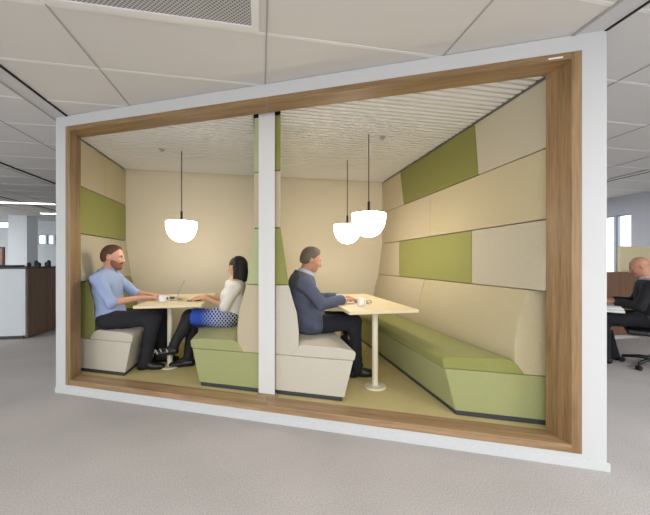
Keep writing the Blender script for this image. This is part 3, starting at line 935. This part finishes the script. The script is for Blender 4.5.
# --- man in the blue shirt (left booth)
def cloth_man1(root, p, J, torso, fr, k):
    W = p.W
    S = Sdf(); torso(S, 0.012)
    for q in ('n', 'f'): sleeve(S, p, J, q, 0.011, 0.16)
    S.cut((0, 0, -1), -0.585)
    nb = J['neck']
    S.cap(W((nb[0]-0.01, 0, nb[1]-0.06)), W((nb[0]-0.01, 0, nb[1]+0.02)), 0.10, 0.080, 0.05)
    S.cut((0, 0, 1), nb[1]+0.050)
    sdf_obj('shirt', S, 'shirt1', 0.007, root, 0.0022)
    C = Sdf()
    a = W((nb[0]+0.004, 0, nb[1]+0.005)); b = fr[0] @ np.array((-0.022, 0, -0.085)) + fr[1]
    C.cap(a - (b-a)*0.25, a + (b-a)*0.62, 0.090, 0.070, 0.02, True)
    C.cap(W((nb[0]+0.070, -0.035, nb[1]-0.035)), W((nb[0]+0.055, -0.05, nb[1]+0.025)), 0.012, 0.014, 0.02)
    C.cap(W((nb[0]+0.070, 0.035, nb[1]-0.035)), W((nb[0]+0.055, 0.05, nb[1]+0.025)), 0.012, 0.014, 0.02)
    sdf_obj('collar', C, 'shirt1', 0.006, root)
    T = Sdf(); pe = J['pelvis']
    T.ell(W((pe[0], 0, pe[1]-0.012)), (0.132, 0.174, 0.108), 0.06); legs(T, p, J, 0.010, 1.13)
    T.cut((0, 0, 1), 0.80)
    sdf_obj('trousers', T, 'trousers1', 0.007, root, 0.002)
    for q in ('n', 'f'): make_shoe('shoe', root, p, J, q, 'shoes', 0.12)
    short_hair(root, fr, k, 'hair1', 0.004, -0.006)
    D = Sdf(); E = lambda c, r, kk: D.ell([v*k for v in c], [v*k for v in r], kk*k, fr)
    E((0.034, 0, -0.078), (0.058, 0.055, 0.042), 0.02); E((0.067, 0, -0.104), (0.032, 0.034, 0.026), 0.02)
    E((0.026, 0, -0.040), (0.058, 0.069, 0.062), 0.03); E((0.088, 0, -0.051), (0.013, 0.030, 0.007), 0.01)
    D.cut((0.25, 0, 0.97), -0.020*k, fr); D.cut((-1, 0, 0.1), -0.006*k, fr)
    sdf_obj('beard', D, 'beard', 0.005, root)
J1 = dict(head=(-1.572, 0, 1.335), neck=(-1.62, 1.155), chest=(-1.625, 1.00), waist=(-1.60, 0.82), pelvis=(-1.585, 0.682), sw=0.19, hw=0.09, limb=1.02, tw=1.02,
          shn=(-1.635, -0.195, 1.105), eln=(-1.495, -0.235, 0.862), wrn=(-1.235, -0.12, 0.900), hdn=(1, 0.25, -0.06),
          shf=(-1.625, 0.195, 1.105), elf=(-1.42, 0.235, 0.905), wrf=(-1.205, 0.10, 0.902), hdf=(1, -0.2, -0.06),
          hipn=(-1.575, -0.10, 0.665), knn=(-1.125, -0.14, 0.672), ann=(-1.215, -0.12, 0.215), ton=(-1.045, -0.13, 0.150),
          hipf=(-1.575, 0.10, 0.665), knf=(-1.095, 0.12, 0.668), anf=(-1.135, 0.13, 0.215), tof=(-0.965, 0.15, 0.150))
build_person('bearded man in a pale blue shirt and dark trousers sitting at the left table', 1, 3.93, J1, ['skin1','lips','eyewhite','iris','brow'], cloth_man1, 1.06, 0.12, hands=(0.25, 0.3), origin=(-1.58, 3.93, 0.575))

# --- woman (left booth)
def cloth_woman(root, p, J, torso, fr, k):
    W = p.W; nb = J['neck']
    S = Sdf(); torso(S, 0.013)
    for q in (-1, 1): S.ell(W((J['chest'][0]+0.088, 0.065*q, J['chest'][1]-0.02)), (0.055, 0.062, 0.06), 0.05)
    for q in ('n', 'f'): sleeve(S, p, J, q, 0.015, 0.05)
    S.ell(W((J['waist'][0]-0.005, 0, J['waist'][1]-0.02)), (0.125, 0.158, 0.17), 0.08)
    S.cut((0, 0, -1), -0.685); S.cut((0, 0, 1), nb[1]+0.02)
    sdf_obj('top', S, 'top2', 0.006, root, 0.002)
    T = Sdf()
    legs(T, p, J, 0.007, 1.0)
    for q in ('n', 'f'):
        hip, kn, an, to = W(J['hip'+q]), W(J['kn'+q]), W(J['an'+q]), W(J['to'+q])
        mid = kn*0.66 + an*0.34
        T.ell(kn, (0.066, 0.062, 0.062), 0.04)
        T.ell(mid + np.array((0.015, 0, 0)), (0.048, 0.047, 0.10), 0.05)
        T.cap(an + np.array((0.01, 0, -0.015)), to, 0.038, 0.027, 0.03)
    sdf_obj('tights', T, 'tights', 0.006, root)
    K = Sdf(); pe = J['pelvis']
    K.ell(W((pe[0], 0, pe[1]-0.005)), (0.135, 0.172, 0.118), 0.06)
    K.ell(W((J['waist'][0], 0, J['waist'][1]-0.05)), (0.112, 0.145, 0.10), 0.06)
    for q in ('n', 'f'):
        hip, kn = W(J['hip'+q]), W(J['kn'+q])
        K.cap(hip, hip + (kn-hip)*0.93, 0.098, 0.088, 0.10, True)
    K.cut((0, 0, 1), 0.80)
    sdf_obj('skirt', K, 'skirt', 0.006, root, 0.0015)
    for q in ('n', 'f'):
        o, hl, to = make_shoe('shoe', root, p, J, q, 'shoes', 0.12, True)
        if q == 'n':
            d = (to-hl)/np.linalg.norm(to-hl)
            sdv = np.array((0, 1.0, 0)); up = np.cross(d, sdv); up *= np.sign(up[2])
            for i, (a0, a1) in enumerate(((0.05, 0.10), (0.10, 0.15), (0.14, 0.19))):
                A = hl + d*a0*1.1 - sdv*0.042 + up*0.002
                B_ = hl + d*(a0+a1)*0.55 + up*0.042
                C_ = hl + d*a1*1.1 + sdv*0.040 + up*0.002
                bm = bmesh.new(); add_tube(bm, [A, (A+B_)/2 - sdv*0.008 + up*0.010, B_, (B_+C_)/2 + sdv*0.008 + up*0.010, C_], 0.006, 8)
                so = link('strap', bm, 'laces', None, smooth=True)
                so.parent = o
    H = Sdf(); H.ell((-0.016*k, 0, 0.034*k), (0.108*k, 0.088*k, 0.096*k), 0.01, fr)
    H.ell((-0.030, 0, -0.060), (0.082, 0.088, 0.12), 0.04, fr)
    H.ell((-0.020, 0, -0.140), (0.078, 0.088, 0.07), 0.04, fr)
    for q in (-1, 1): H.cap((0.010, 0.074*q, 0.02), (0.050, 0.074*q, -0.170), 0.024, 0.022, 0.03, False, fr)
    H.cut((0, 0, -1), 0.182, fr)
    # keep the face free below the fringe
    H.cuts.append((np.array((0.96, 0, 0.28)), 0.046, fr))
    sdf_obj('hair', H, 'hair2', 0.005, root)
    Fg = Sdf(); Fg.ell((-0.010*k, 0, 0.032*k), (0.105*k, 0.084*k, 0.092*k), 0.01, fr)
    Fg.cut((-1, 0, 0), -0.02, fr); Fg.cut((0, 0, -1), -0.024, fr)
    sdf_obj('fringe', Fg, 'hair2', 0.005, root)
J2 = dict(head=(0.252, 0, 1.228), neck=(0.262, 1.055), chest=(0.285, 0.925), waist=(0.315, 0.785), pelvis=(0.345, 0.672), sw=0.16, hw=0.09, limb=0.84, tw=0.84,
          shn=(0.262, -0.165, 1.010), eln=(0.375, -0.205, 0.800), wrn=(0.575, -0.14, 0.892), hdn=(1, 0.05, -0.10),
          shf=(0.272, 0.165, 1.010), elf=(0.405, 0.20, 0.82), wrf=(0.595, 0.05, 0.895), hdf=(1, -0.15, -0.06),
          hipn=(0.365, -0.085, 0.655), knn=(0.755, -0.06, 0.690), ann=(0.905, -0.115, 0.385), ton=(1.060, -0.120, 0.315),
          hipf=(0.365, 0.085, 0.650), knf=(0.745, 0.07, 0.618), anf=(0.785, 0.02, 0.215), tof=(0.955, 0.0, 0.150), flatn=False)
build_person('woman with a black bob in a white top and blue patterned skirt, legs crossed', -1, 3.83, J2, ['skin2','lips','eyewhite','iris','brow'], cloth_woman, 0.93, 0.14, hands=(0.35, 0.3), fem=True, origin=(-0.34, 3.83, 0.575))

# --- man in the jacket (right booth)
def cloth_man3(root, p, J, torso, fr, k):
    W = p.W; nb = J['neck']; pe = J['pelvis']
    S = Sdf(); torso(S, 0.022)
    S.ell(W((pe[0]+0.045, 0, pe[1]-0.015)), (0.172, 0.228, 0.138), 0.05)
    for q in ('n', 'f'): sleeve(S, p, J, q, 0.016, 0.90)
    S.cap(W((nb[0]-0.01, 0, nb[1]-0.05)), W((nb[0]-0.002, 0, nb[1]+0.03)), 0.090, 0.080, 0.05)
    S.cut((0, 0, -1), -0.578); S.cut((p.s*0.35, 0, 0.937), 0.35*nb[0] + 0.937*(nb[1]+0.042))
    # open front: cut a wedge away so that the shirt shows
    sdf_obj('jacket', S, 'jacket3', 0.007, root, 0.0025)
    L = Sdf()
    for q in (-1, 1):
        L.cap(W((nb[0]+0.02, 0.075*q, nb[1]+0.012)), W((nb[0]+0.125, 0.045*q, nb[1]-0.13)), 0.016, 0.020, 0.02)
        L.cap(W((nb[0]+0.125, 0.045*q, nb[1]-0.13)), W((nb[0]+0.15, 0.02*q, nb[1]-0.24)), 0.020, 0.012, 0.02)
    L.cap(W((nb[0]-0.055, -0.055, nb[1]+0.015)), W((nb[0]-0.055, 0.055, nb[1]+0.015)), 0.018, 0.018, 0.03)
    sdf_obj('lapel', L, 'jacket3', 0.006, root)
    C = Sdf()
    a = W((nb[0]+0.004, 0, nb[1]+0.0)); b = fr[0] @ np.array((-0.022, 0, -0.085)) + fr[1]
    C.cap(a - (b-a)*0.2, a + (b-a)*0.70, 0.086, 0.069, 0.02, True)
    C.cap(W((nb[0]+0.065, 0, nb[1]-0.02)), W((nb[0]+0.12, 0, nb[1]-0.16)), 0.055, 0.045, 0.03)
    sdf_obj('shirt', C, 'shirt3', 0.006, root)
    for q in ('n', 'f'):
        el, wr = W(J['el'+q]), W(J['wr'+q])
        U = Sdf().cap(el+(wr-el)*0.80, el+(wr-el)*0.965, 0.040, 0.039, 0.005, True)
        sdf_obj('shirt_cuff', U, 'shirt3', 0.006, root)
    T = Sdf()
    T.ell(W((pe[0], 0, pe[1]-0.012)), (0.130, 0.172, 0.105), 0.06); legs(T, p, J, 0.010, 1.13)
    T.cut((0, 0, 1), 0.80)
    sdf_obj('trousers', T, 'trousers3', 0.007, root, 0.002)
    for q in ('n', 'f'): make_shoe('shoe', root, p, J, q, 'shoes', 0.12)
    short_hair(root, fr, k, 'hair3', 0.009)
J3 = dict(head=(0.512, 0, 1.305), neck=(0.425, 1.135), chest=(0.420, 0.985), waist=(0.440, 0.82), pelvis=(0.470, 0.688), sw=0.19, hw=0.09, limb=1.0, tw=1.02,
          shn=(0.410, -0.195, 1.085), eln=(0.575, -0.245, 0.880), wrn=(0.835, -0.13, 0.905), hdn=(1, 0.30, 0.02),
          shf=(0.420, 0.195, 1.085), elf=(0.600, 0.235, 0.885), wrf=(0.835, 0.10, 0.905), hdf=(1, -0.25, 0.05),
          hipn=(0.480, -0.10, 0.668), knn=(0.925, -0.13, 0.675), ann=(0.950, -0.12, 0.215), ton=(1.120, -0.13, 0.150),
          hipf=(0.480, 0.10, 0.668), knf=(0.930, 0.12, 0.672), anf=(0.910, 0.13, 0.215), tof=(1.080, 0.15, 0.150))
build_person('man with short greying hair in a slate blue jacket sitting at the right table', 1, 3.27, J3, ['skin3','lips','eyewhite','iris','brow'], cloth_man3, 1.0, 0.30, hands=(0.7, 0.6), origin=(0.47, 3.27, 0.575))

# --- man at the desk on the far right
def cloth_man4(root, p, J, torso, fr, k):
    W = p.W; nb = J['neck']; pe = J['pelvis']
    S = Sdf(); torso(S, 0.020)
    for q in ('n', 'f'): sleeve(S, p, J, q, 0.014, 0.92)
    S.cut((0, 0, -1), -(pe[1]-0.06)); S.cut((0, 0, 1), nb[1]+0.02)
    sdf_obj('jacket', S, 'jacket4', 0.009, root, 0.002)
    C = Sdf(); a = W((nb[0]+0.004, 0, nb[1])); b = fr[0] @ np.array((-0.022, 0, -0.085)) + fr[1]
    C.cap(a, a + (b-a)*0.55, 0.080, 0.068, 0.02, True); sdf_obj('shirt_collar', C, 'shirt3', 0.007, root)
    T = Sdf(); T.ell(W((pe[0], 0, pe[1]-0.01)), (0.13, 0.172, 0.105), 0.06); legs(T, p, J, 0.010, 1.13); T.cut((0, 0, 1), pe[1]+0.12)
    sdf_obj('trousers', T, 'jacket4', 0.009, root, 0.002)
    for q in ('n', 'f'): make_shoe('shoe', root, p, J, q, 'shoes', 0.0)
J4 = dict(head=(-4.462, 0, 1.225), neck=(-4.535, 1.045), chest=(-4.545, 0.90), waist=(-4.56, 0.73), pelvis=(-4.56, 0.60), sw=0.19, hw=0.09, limb=1.0, tw=1.02,
          shn=(-4.535, -0.195, 0.990), eln=(-4.445, -0.245, 0.755), wrn=(-4.215, -0.15, 0.785), hdn=(1, 0.2, -0.05),
          shf=(-4.530, 0.195, 0.990), elf=(-4.430, 0.235, 0.765), wrf=(-4.20, 0.10, 0.785), hdf=(1, -0.2, -0.05),
          hipn=(-4.55, -0.10, 0.585), knn=(-4.115, -0.14, 0.555), ann=(-4.13, -0.13, 0.095), ton=(-3.96, -0.15, 0.030),
          hipf=(-4.55, 0.10, 0.585), knf=(-4.11, 0.14, 0.555), anf=(-4.22, 0.13, 0.095), tof=(-4.05, 0.15, 0.030))
man4 = build_person('balding man in a black suit sitting at the office desk on the far right', -1, 3.12, J4, ['skin3','lips','eyewhite','iris','brow'], cloth_man4, 0.98, 0.40, hands=(0.5, 0.5), h=0.006, origin=(4.56, 3.12, 0.48))

# ------------------------------------------------------------------ office chair and desk on the right
PIV = Vector((4.56, 3.12, 0)); TURN = math.radians(-50)
def turn(o):
    """swing a thing of this work place round the sitter"""
    m = Matrix.Translation(PIV + Vector((0.10, -0.02, 0))) @ Matrix.Rotation(TURN, 4, 'Z') @ Matrix.Translation(-PIV)
    bpy.context.view_layer.update()
    o.matrix_world = m @ o.matrix_world
turn(man4)
t = thing('office_chair', 'black swivel office chair under the man in the black suit', 'chair', (4.60, 3.12, 0))
cx, cy = 4.60, 3.12
bm = bmesh.new(); add_box(bm, cx-0.27, cx+0.22, cy-0.24, cy+0.24, 0.405, 0.468); link('seat', bm, 'plasticblack', t, bevel=0.025)
bm = bmesh.new()
A = [(cx+0.19,0.52),(cx+0.22,0.52),(cx+0.30,1.02),(cx+0.26,1.02)]
va = [bm.verts.new((x, cy-0.22, z)) for x, z in A]; vb = [bm.verts.new((x, cy+0.22, z)) for x, z in A]
for i in range(4): bm.faces.new((va[i], va[(i+1)%4], vb[(i+1)%4], vb[i]))
bm.faces.new(va); bm.faces.new(list(reversed(vb)))
link('backrest', bm, 'plasticblack', t, bevel=0.012)
bm = bmesh.new(); add_tube(bm, [(cx+0.10,cy,0.40),(cx+0.24,cy,0.41),(cx+0.255,cy,0.56)], 0.02, 10); link('back_support', bm, 'plasticblack', t, smooth=True)
bm = bmesh.new(); add_lathe(bm, [(0,0.09),(0.03,0.09),(0.03,0.25),(0.024,0.25),(0.024,0.39),(0.09,0.392),(0.09,0.404),(0,0.404)], cx, cy, 24); link('gas_column', bm, 'plasticblack', t)
for q in (-1, 1):
    bm = bmesh.new(); add_tube(bm, [(cx+0.02,cy+q*0.20,0.43),(cx+0.02,cy+q*0.315,0.45),(cx+0.02,cy+q*0.325,0.64)], 0.014, 8)
    add_box(bm, cx-0.10, cx+0.13, cy+q*0.325-0.035, cy+q*0.325+0.035, 0.63, 0.658); link('armrest', bm, 'plasticblack', t)
for k in range(5):
    a = 2*PI*k/5 + 0.35
    ex, ey = cx+0.30*math.cos(a), cy+0.30*math.sin(a)
    bm = bmesh.new(); add_tube(bm, [(cx,cy,0.115),(cx+0.15*math.cos(a),cy+0.15*math.sin(a),0.108),(ex,ey,0.082)], [0.028,0.022,0.016], 10); o = link('base_leg', bm, 'plasticblack', t, smooth=True)
    bm = bmesh.new()
    for q in (-1, 1):
        px, py = -math.sin(a)*0.016*q, math.cos(a)*0.016*q
        add_tube(bm, [(ex+px-math.sin(a)*0.009*q, ey+py+math.cos(a)*0.009*q, 0.029),(ex+px+math.sin(a)*0.009*q, ey+py-math.cos(a)*0.009*q, 0.029)], 0.028, 16)
    add_tube(bm, [(ex,ey,0.029),(ex,ey,0.085)], 0.007, 8)
    co = link('castor', bm, 'plasticblack', None); co.parent = o
turn(t)
t = thing('office_desk', 'white topped office desk with steel legs in front of the man in black', 'desk', (3.95, 3.10, 0))
box_obj('desktop', 'desktop', 3.62, 4.28, 2.40, 3.66, 0.715, 0.740, parent=t, bevel=0.003)
for x in (3.68, 3.95):
    for y in (2.46, 3.60): box_obj('leg', 'frame', x-0.025, x+0.025, y-0.025, y+0.025, 0.0, 0.715, parent=t)
turn(t)
t = thing('keyboard', 'dark keyboard on the white desk before the man in black', 'keyboard', (4.08, 3.15, 0.74))
box_obj('keyboard_case', 'plasticblack', 4.02, 4.15, 2.93, 3.36, 0.741, 0.757, parent=t, bevel=0.004)
box_obj('keys', 'keys', 4.03, 4.14, 2.945, 3.345, 0.757, 0.762, parent=t)
turn(t)
t = thing('paper_stack', 'white papers lying on the desk at the far right', 'paper', (4.12, 2.62, 0.74))
slab('sheets', 'paper', 4.12, 2.62, 0.30, 0.21, 0.7405, 0.750, 0.1, t)
turn(t)
t = thing('desk_divider', 'brown wooden divider panel standing behind the desk on the far right', 'divider', (5.2, 4.37, 0))
box_obj('panel', 'deskwood', 3.75, 6.60, 4.35, 4.39, 0.06, 1.115, parent=t, bevel=0.003)
for x in (3.95, 6.40): box_obj('foot', 'frame', x-0.03, x+0.03, 4.345, 4.395, 0.0, 0.06, parent=t)
tag(box_obj('acoustic_screen', 'creamscreen', 6.25, 7.55, 4.60, 4.66, 0.0, 1.56, bevel=0.008), 'cream acoustic screen standing behind the man in black', 'screen')
t = thing('floor_lamp', 'thin curved lamp arching in front of the right window', 'lamp', (5.38, 5.1, 0))
bm = bmesh.new(); add_lathe(bm, [(0,0.001),(0.13,0.001),(0.13,0.02),(0.01,0.026),(0,0.026)], 5.38, 5.1, 28); link('base', bm, 'steel', t)
pts = [(5.38,5.1,0.02),(5.38,5.1,1.45)] + [(5.38+0.24-0.24*math.cos(a), 5.1, 1.50+0.26*math.sin(a)) for a in [PI*i/14*0.93 for i in range(15)]]
bm = bmesh.new(); add_tube(bm, pts, 0.010, 8); link('stem', bm, 'steel', t, smooth=True)
bm = bmesh.new(); add_lathe(bm, [(0.012,1.56),(0.02,1.55),(0.06,1.46),(0.056,1.46),(0.016,1.545),(0.012,1.56)], 5.85, 5.1, 24); link('lamp_shade', bm, 'steel', t)

# ------------------------------------------------------------------ reception counter on the left
t = thing('reception_counter', 'white fronted counter with brown wooden side at the far left', 'counter', (-5.2, 7.2, 0))
box_obj('front_panel', 'countwhite', -7.2, -3.835, 6.29, 6.315, 0.055, 1.165, parent=t, bevel=0.002)
box_obj('side_panel', 'countwood', -3.86, -3.815, 6.316, 8.6, 0.02, 1.165, parent=t, bevel=0.002)
box_obj('carcass', 'countwood', -7.2, -3.861, 6.316, 8.6, 0.02, 1.16, parent=t)
box_obj('kick_plate', 'kick', -7.15, -3.87, 6.30, 6.315, 0.0, 0.055, parent=t)
box_obj('countertop', 'kick', -7.2, -3.81, 6.28, 8.62, 1.166, 1.19, parent=t, bevel=0.002)
t2 = thing('notice_board', 'pinkish framed board standing on the counter at the far left', 'board', (-6.35, 7.6, 1.19))
box_obj('board_face', 'pinkboard', -6.75, -5.03, 7.60, 7.62, 1.215, 1.55, parent=t2)
bm = bmesh.new()
for a in ((-6.78,-6.75,1.191,1.58),(-5.03,-5.00,1.191,1.58),(-6.75,-5.03,1.191,1.215),(-6.75,-5.03,1.55,1.58)): add_box(bm, a[0], a[1], 7.59, 7.63, a[2], a[3])
link('frame', bm, 'deskwood', t2)
tag(box_obj('tray', 'plasticblack', -4.75, -4.20, 6.62, 6.88, 1.191, 1.225, bevel=0.006), 'flat black tray lying on the counter at the far left', 'tray')
random.seed(9)
for k, (x, y, hh, lab) in enumerate(((-4.22,7.02,0.085,'short dark pot on the counter, leftmost of the row by the wooden side'),(-4.15,7.10,0.12,'taller dark pot on the counter, second of the row'),
                     (-4.07,7.04,0.08,'short dark pot on the counter, third of the row'),(-3.99,7.12,0.09,'small dark pot on the counter, fourth of the row'),(-3.91,7.04,0.125,'tall dark pot on the counter, rightmost of the row'))):
    bm = bmesh.new(); r = 0.032
    add_lathe(bm, [(0,1.191),(r*0.8,1.191),(r,1.20),(r,1.191+hh*0.75),(r*0.6,1.191+hh*0.9),(r*0.6,1.191+hh),(0,1.191+hh)], x, y, 18)
    tag(link('pot', bm, 'plasticblack', smooth=False), lab, 'pot', 'dark pots on the counter')

# ------------------------------------------------------------------ light
def area(name, loc, size, power, col, rot=(0,0,0)):
    l = bpy.data.lights.new(name, 'AREA'); l.shape = 'RECTANGLE'; l.size, l.size_y = size
    l.energy = power; l.color = col
    o = bpy.data.objects.new(name, l); COL.objects.link(o); o.location = loc; o.rotation_euler = rot
    return o
# added fill lights: invented ceiling panels out of view, behind and beside the viewpoint
spots = [(-4.2,-1.5),(-0.6,-1.5),(3.0,-1.5),(-4.2,-4.0),(-0.6,-4.0),(3.0,-4.0),(-7.6,1.5),(5.0,-0.2),(-7.6,5.0),(5.2,6.4),(-9.2,9.6)]
for i, (x, y) in enumerate(spots):
    t = thing('ceiling_light', 'added fill light panel in the office ceiling, out of view', 'ceiling light', (x, y, ZC-0.03), 'added fill light panels out of view')
    bm = bmesh.new()
    for a in ((x-0.6,x+0.6,y-0.3,y-0.27),(x-0.6,x+0.6,y+0.27,y+0.3),(x-0.6,x-0.57,y-0.27,y+0.27),(x+0.57,x+0.6,y-0.27,y+0.27)): add_box(bm, *a, ZC-0.03, ZC-0.013)
    link('frame', bm, 'tbar', t)
    box_obj('diffuser', 'lum', x-0.57, x+0.57, y-0.27, y+0.27, ZC-0.022, ZC-0.014, parent=t)
    area('added_fill_light', (x, y, ZC-0.04), (1.1, 0.5), 59, (0.975, 0.985, 1.0))

w = bpy.data.worlds.new('sky'); SC.world = w; w.use_nodes = True
bg = w.node_tree.nodes['Background']
bg.inputs['Color'].default_value = (0.87, 0.93, 1.0, 1); bg.inputs['Strength'].default_value = 2.0

# ------------------------------------------------------------------ camera
cam = bpy.data.cameras.new('camera'); co = bpy.data.objects.new('camera', cam); COL.objects.link(co)
cam.sensor_fit = 'HORIZONTAL'; cam.sensor_width = 36.0; cam.lens = 36.0*325/650
co.location = (0, 0, 1.28)
co.rotation_euler = (PI/2, 0, -math.atan(65/325))
cam.shift_y = (262-257.5)/650
cam.clip_start = 0.05
SC.camera = co
SC.view_settings.view_transform = 'Standard'; SC.view_settings.look = 'None'
SC.view_settings.gamma = 1.0; SC.view_settings.use_curve_mapping = False
SC.view_settings.exposure = 0.1
SC.cycles.use_denoising = True
SC.cycles.max_bounces = 10; SC.cycles.diffuse_bounces = 6
